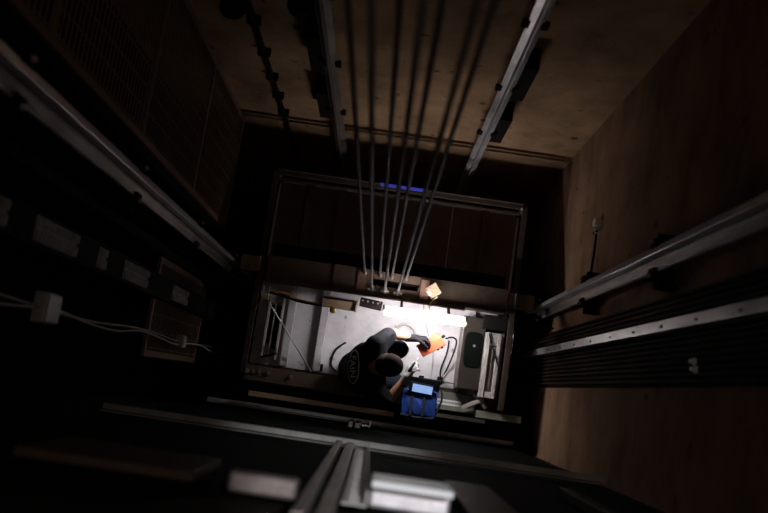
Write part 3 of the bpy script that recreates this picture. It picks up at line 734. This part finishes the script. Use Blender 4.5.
# cap with brim, hair
caprot = Matrix.Rotation(math.radians(50), 3, 'Y')
bm = NB()
ellipsoid(bm, head + upv * .018 + fwd * .0, (.092, .086, .106), caprot)
bmesh.ops.bisect_plane(bm, geom=bm.verts[:] + bm.edges[:] + bm.faces[:], plane_co=head - upv * .0 , plane_no=(upv - fwd * .12), clear_inner=True)
bmesh.ops.solidify(bm, geom=bm.faces[:], thickness=.004)
cap = obj('cap', bm, m_cap, man, smooth=True)
bm = NB(); n = 14; top = []; bt = []
for i in range(n + 1):
    an = math.radians(-70 + 140 * i / n)
    for rr, lst in ((.085, 0), (.165 if abs(an) < 1.3 else .12, 1)):
        q = head + upv * (.012 - (.02 if lst else 0)) + fwd * (rr * math.cos(an)) * (1.0) + Vector((0, 1, 0)) * (.088 if not lst else .084) * math.sin(an)
        top.append(q)
vt = [bm.verts.new(q + upv * .003) for q in top]; vb = [bm.verts.new(q - upv * .003) for q in top]
for i in range(n):
    j = 2 * i
    bm.faces.new((vt[j], vt[j + 1], vt[j + 3], vt[j + 2])); bm.faces.new((vb[j], vb[j + 2], vb[j + 3], vb[j + 1]))
    bm.faces.new((vt[j + 1], vb[j + 1], vb[j + 3], vt[j + 3])); bm.faces.new((vt[j], vt[j + 2], vb[j + 2], vb[j]))
bm.faces.new((vt[0], vb[0], vb[1], vt[1])); bm.faces.new((vt[-1], vb[-1], vb[-2], vt[-2]))
obj('brim', bm, m_cap, cap, smooth=False)
obj('button', ellipsoid(NB(), head + upv * .130, (.009, .009, .006), seg=10, rings=6), m_cap, cap, smooth=True)
bm = NB(); ellipsoid(bm, head - fwd * .012 - upv * .005, (.084, .082, .095), caprot)
bmesh.ops.bisect_plane(bm, geom=bm.verts[:] + bm.edges[:] + bm.faces[:], plane_co=head + fwd * .015, plane_no=fwd, clear_outer=True)
bmesh.ops.bisect_plane(bm, geom=bm.verts[:] + bm.edges[:] + bm.faces[:], plane_co=head - upv * .045, plane_no=upv, clear_inner=True)
obj('hair', bm, m_hair, man, smooth=True)

# gloved hands -------------------------------------------------
def hand(name, m, wrist, dirv, palm_n, side, curls, cuff, spread=.16):
    """dirv: wrist->knuckles, palm_n: out of the palm, side=+1 puts the thumb on dir x palm_n"""
    d = Vector(dirv).normalized(); n_ = Vector(palm_n); n_ = (n_ - d * n_.dot(d)).normalized(); s_ = d.cross(n_) * side
    bm = NB(); k0 = wrist + d * .085
    for w_ in (-.028, -.010, .010, .028): capsule(bm, wrist + s_ * w_ * .7 + d * .01, k0 + s_ * w_ * 1.05, .017, .0125, 10)
    capsule(bm, wrist - d * .055, wrist + d * .02, .034, .029, 12)
    lens = (.040, .026, .021); sc = (.93, 1.04, 1.0, .8)
    for i, w_ in enumerate((.031, .0105, -.0105, -.031)):
        p = k0 + s_ * w_ * 1.05; an = 0.0; cr = curls[i]
        for j, L in enumerate(lens):
            an += cr * (1.0, 1.15, .8)[j]
            dd = (d * math.cos(an) + n_ * math.sin(an) + s_ * w_ * spread * 10 * .3).normalized()
            q = p + dd * L * sc[i]
            capsule(bm, p, q, .0105 - .0012 * j, .0098 - .0012 * j, 10); p = q
    p = wrist + d * .022 + s_ * .030
    for j, (L, an) in enumerate(((.042, .55), (.032, .85), (.024, 1.15))):
        dd = (d * math.cos(an * .75) + s_ * math.sin(an) * .55 * (1 - j * .35) + n_ * math.sin(an) * .75).normalized()
        q = p + dd * L; capsule(bm, p, q, .0135 - .0015 * j, .012 - .0015 * j, 10); p = q
    return organic(name, bm, m, man, .0045, 3)[0]
# orange device: corners in the photo (418,345) (441,333) (447,343) (423,357)
DZ = .50
c00, c10, c11, c01 = P(417.5, 346, DZ), P(440, 334, DZ), P(446, 344, DZ), P(423, 357, DZ)
dc = (c00 + c10 + c11 + c01) / 4; dx_ = ((c10 - c00) + (c11 - c01)).normalized(); dy_ = ((c00 - c01) + (c10 - c11)); dy_ = (dy_ - dx_ * dy_.dot(dx_)).normalized()
DL, DW = ((c10 - c00).length + (c11 - c01).length) / 2, ((c00 - c01).length + (c10 - c11).length) / 2
dev = thing('handheld_device', 'bright orange rectangular device held in the black-gloved hand', 'device', (dc.x, dc.y, DZ - .04))
Zv = Vector((0, 0, 1))
bm = NB(); obox(bm, dc - Zv * .02, dx_, dy_, Zv, DL, DW, .04); obj('case', bm, m_orange, dev, bevel=.006)
bm = NB(); obox(bm, dc + dx_ * DL * .3 + dy_ * (DW / 2 + .012) - Zv * .015, dx_, dy_, Zv, .05, .028, .025); obox(bm, dc + dx_ * DL * .12 + dy_ * (DW / 2 + .008) - Zv * .015, dx_, dy_, Zv, .035, .018, .025); obj('clip', bm, m_orange, dev, bevel=.004)
bm = NB(); obox(bm, dc - dx_ * (DL / 2 - .02) + dy_ * (DW / 2 + .005) - Zv * .015, dx_, dy_, Zv, .05, .014, .025); obj('grip', bm, m_red, dev, bevel=.003, label='dark red grip edge')
for q in (.15, .33): 
    bm = lathe(NB(), dc + dx_ * DL * q - dy_ * (DW / 2) - Zv * .02, [(.009, 0), (.009, .01)], 10, -dy_); obj('knob', bm, m_black, dev)
bm = lathe(NB(), dc + dx_ * (DL / 2 - .002) + dy_ * .02 - Zv * .02, [(.012, 0), (.010, .03)], 10, dx_); obj('connector', bm, m_cable, dev)
# left hand (top in the photo) grips the device from its far edge
kT = P(427, 338.5, .535)
hand('glove', m_glove_b, wrT + (kT - wrT).normalized() * .01, kT - wrT, Vector((.0, -.92, -.38)), -1, (.62, .66, .72, .8), m_glove_b)
kB = P(412, 367, .66)
hand('glove', m_glove_g, wrB + (kB - wrB).normalized() * .01, kB - wrB, Vector((.7, .2, -.55)), 1, (.5, .6, .68, .72), m_glove_g)
bm = NB(); lathe(bm, wrB - (kB - wrB).normalized() * .045, [(.037, 0), (.037, .014)], 16, kB - wrB); obj('glove_cuff', bm, m_cable, man, label='black elastic cuff')
# screwdriver in the grey glove
a = P(410.5, 368.5, .685); b = P(415.0, 362, .67); c = P(419.0, 356.5, .65)
t = thing('screwdriver', 'small screwdriver held in the grey-gloved hand', 'screwdriver', a)
bm = NB(); tube(bm, [a - (b - a) * .4, a, b], [.009, .012, .009], 10); obj('handle', bm, m_cable, t, smooth=True)
bm = NB(); tube(bm, [b, c], .003, 8); obj('blade', bm, m_steel, t, smooth=True)
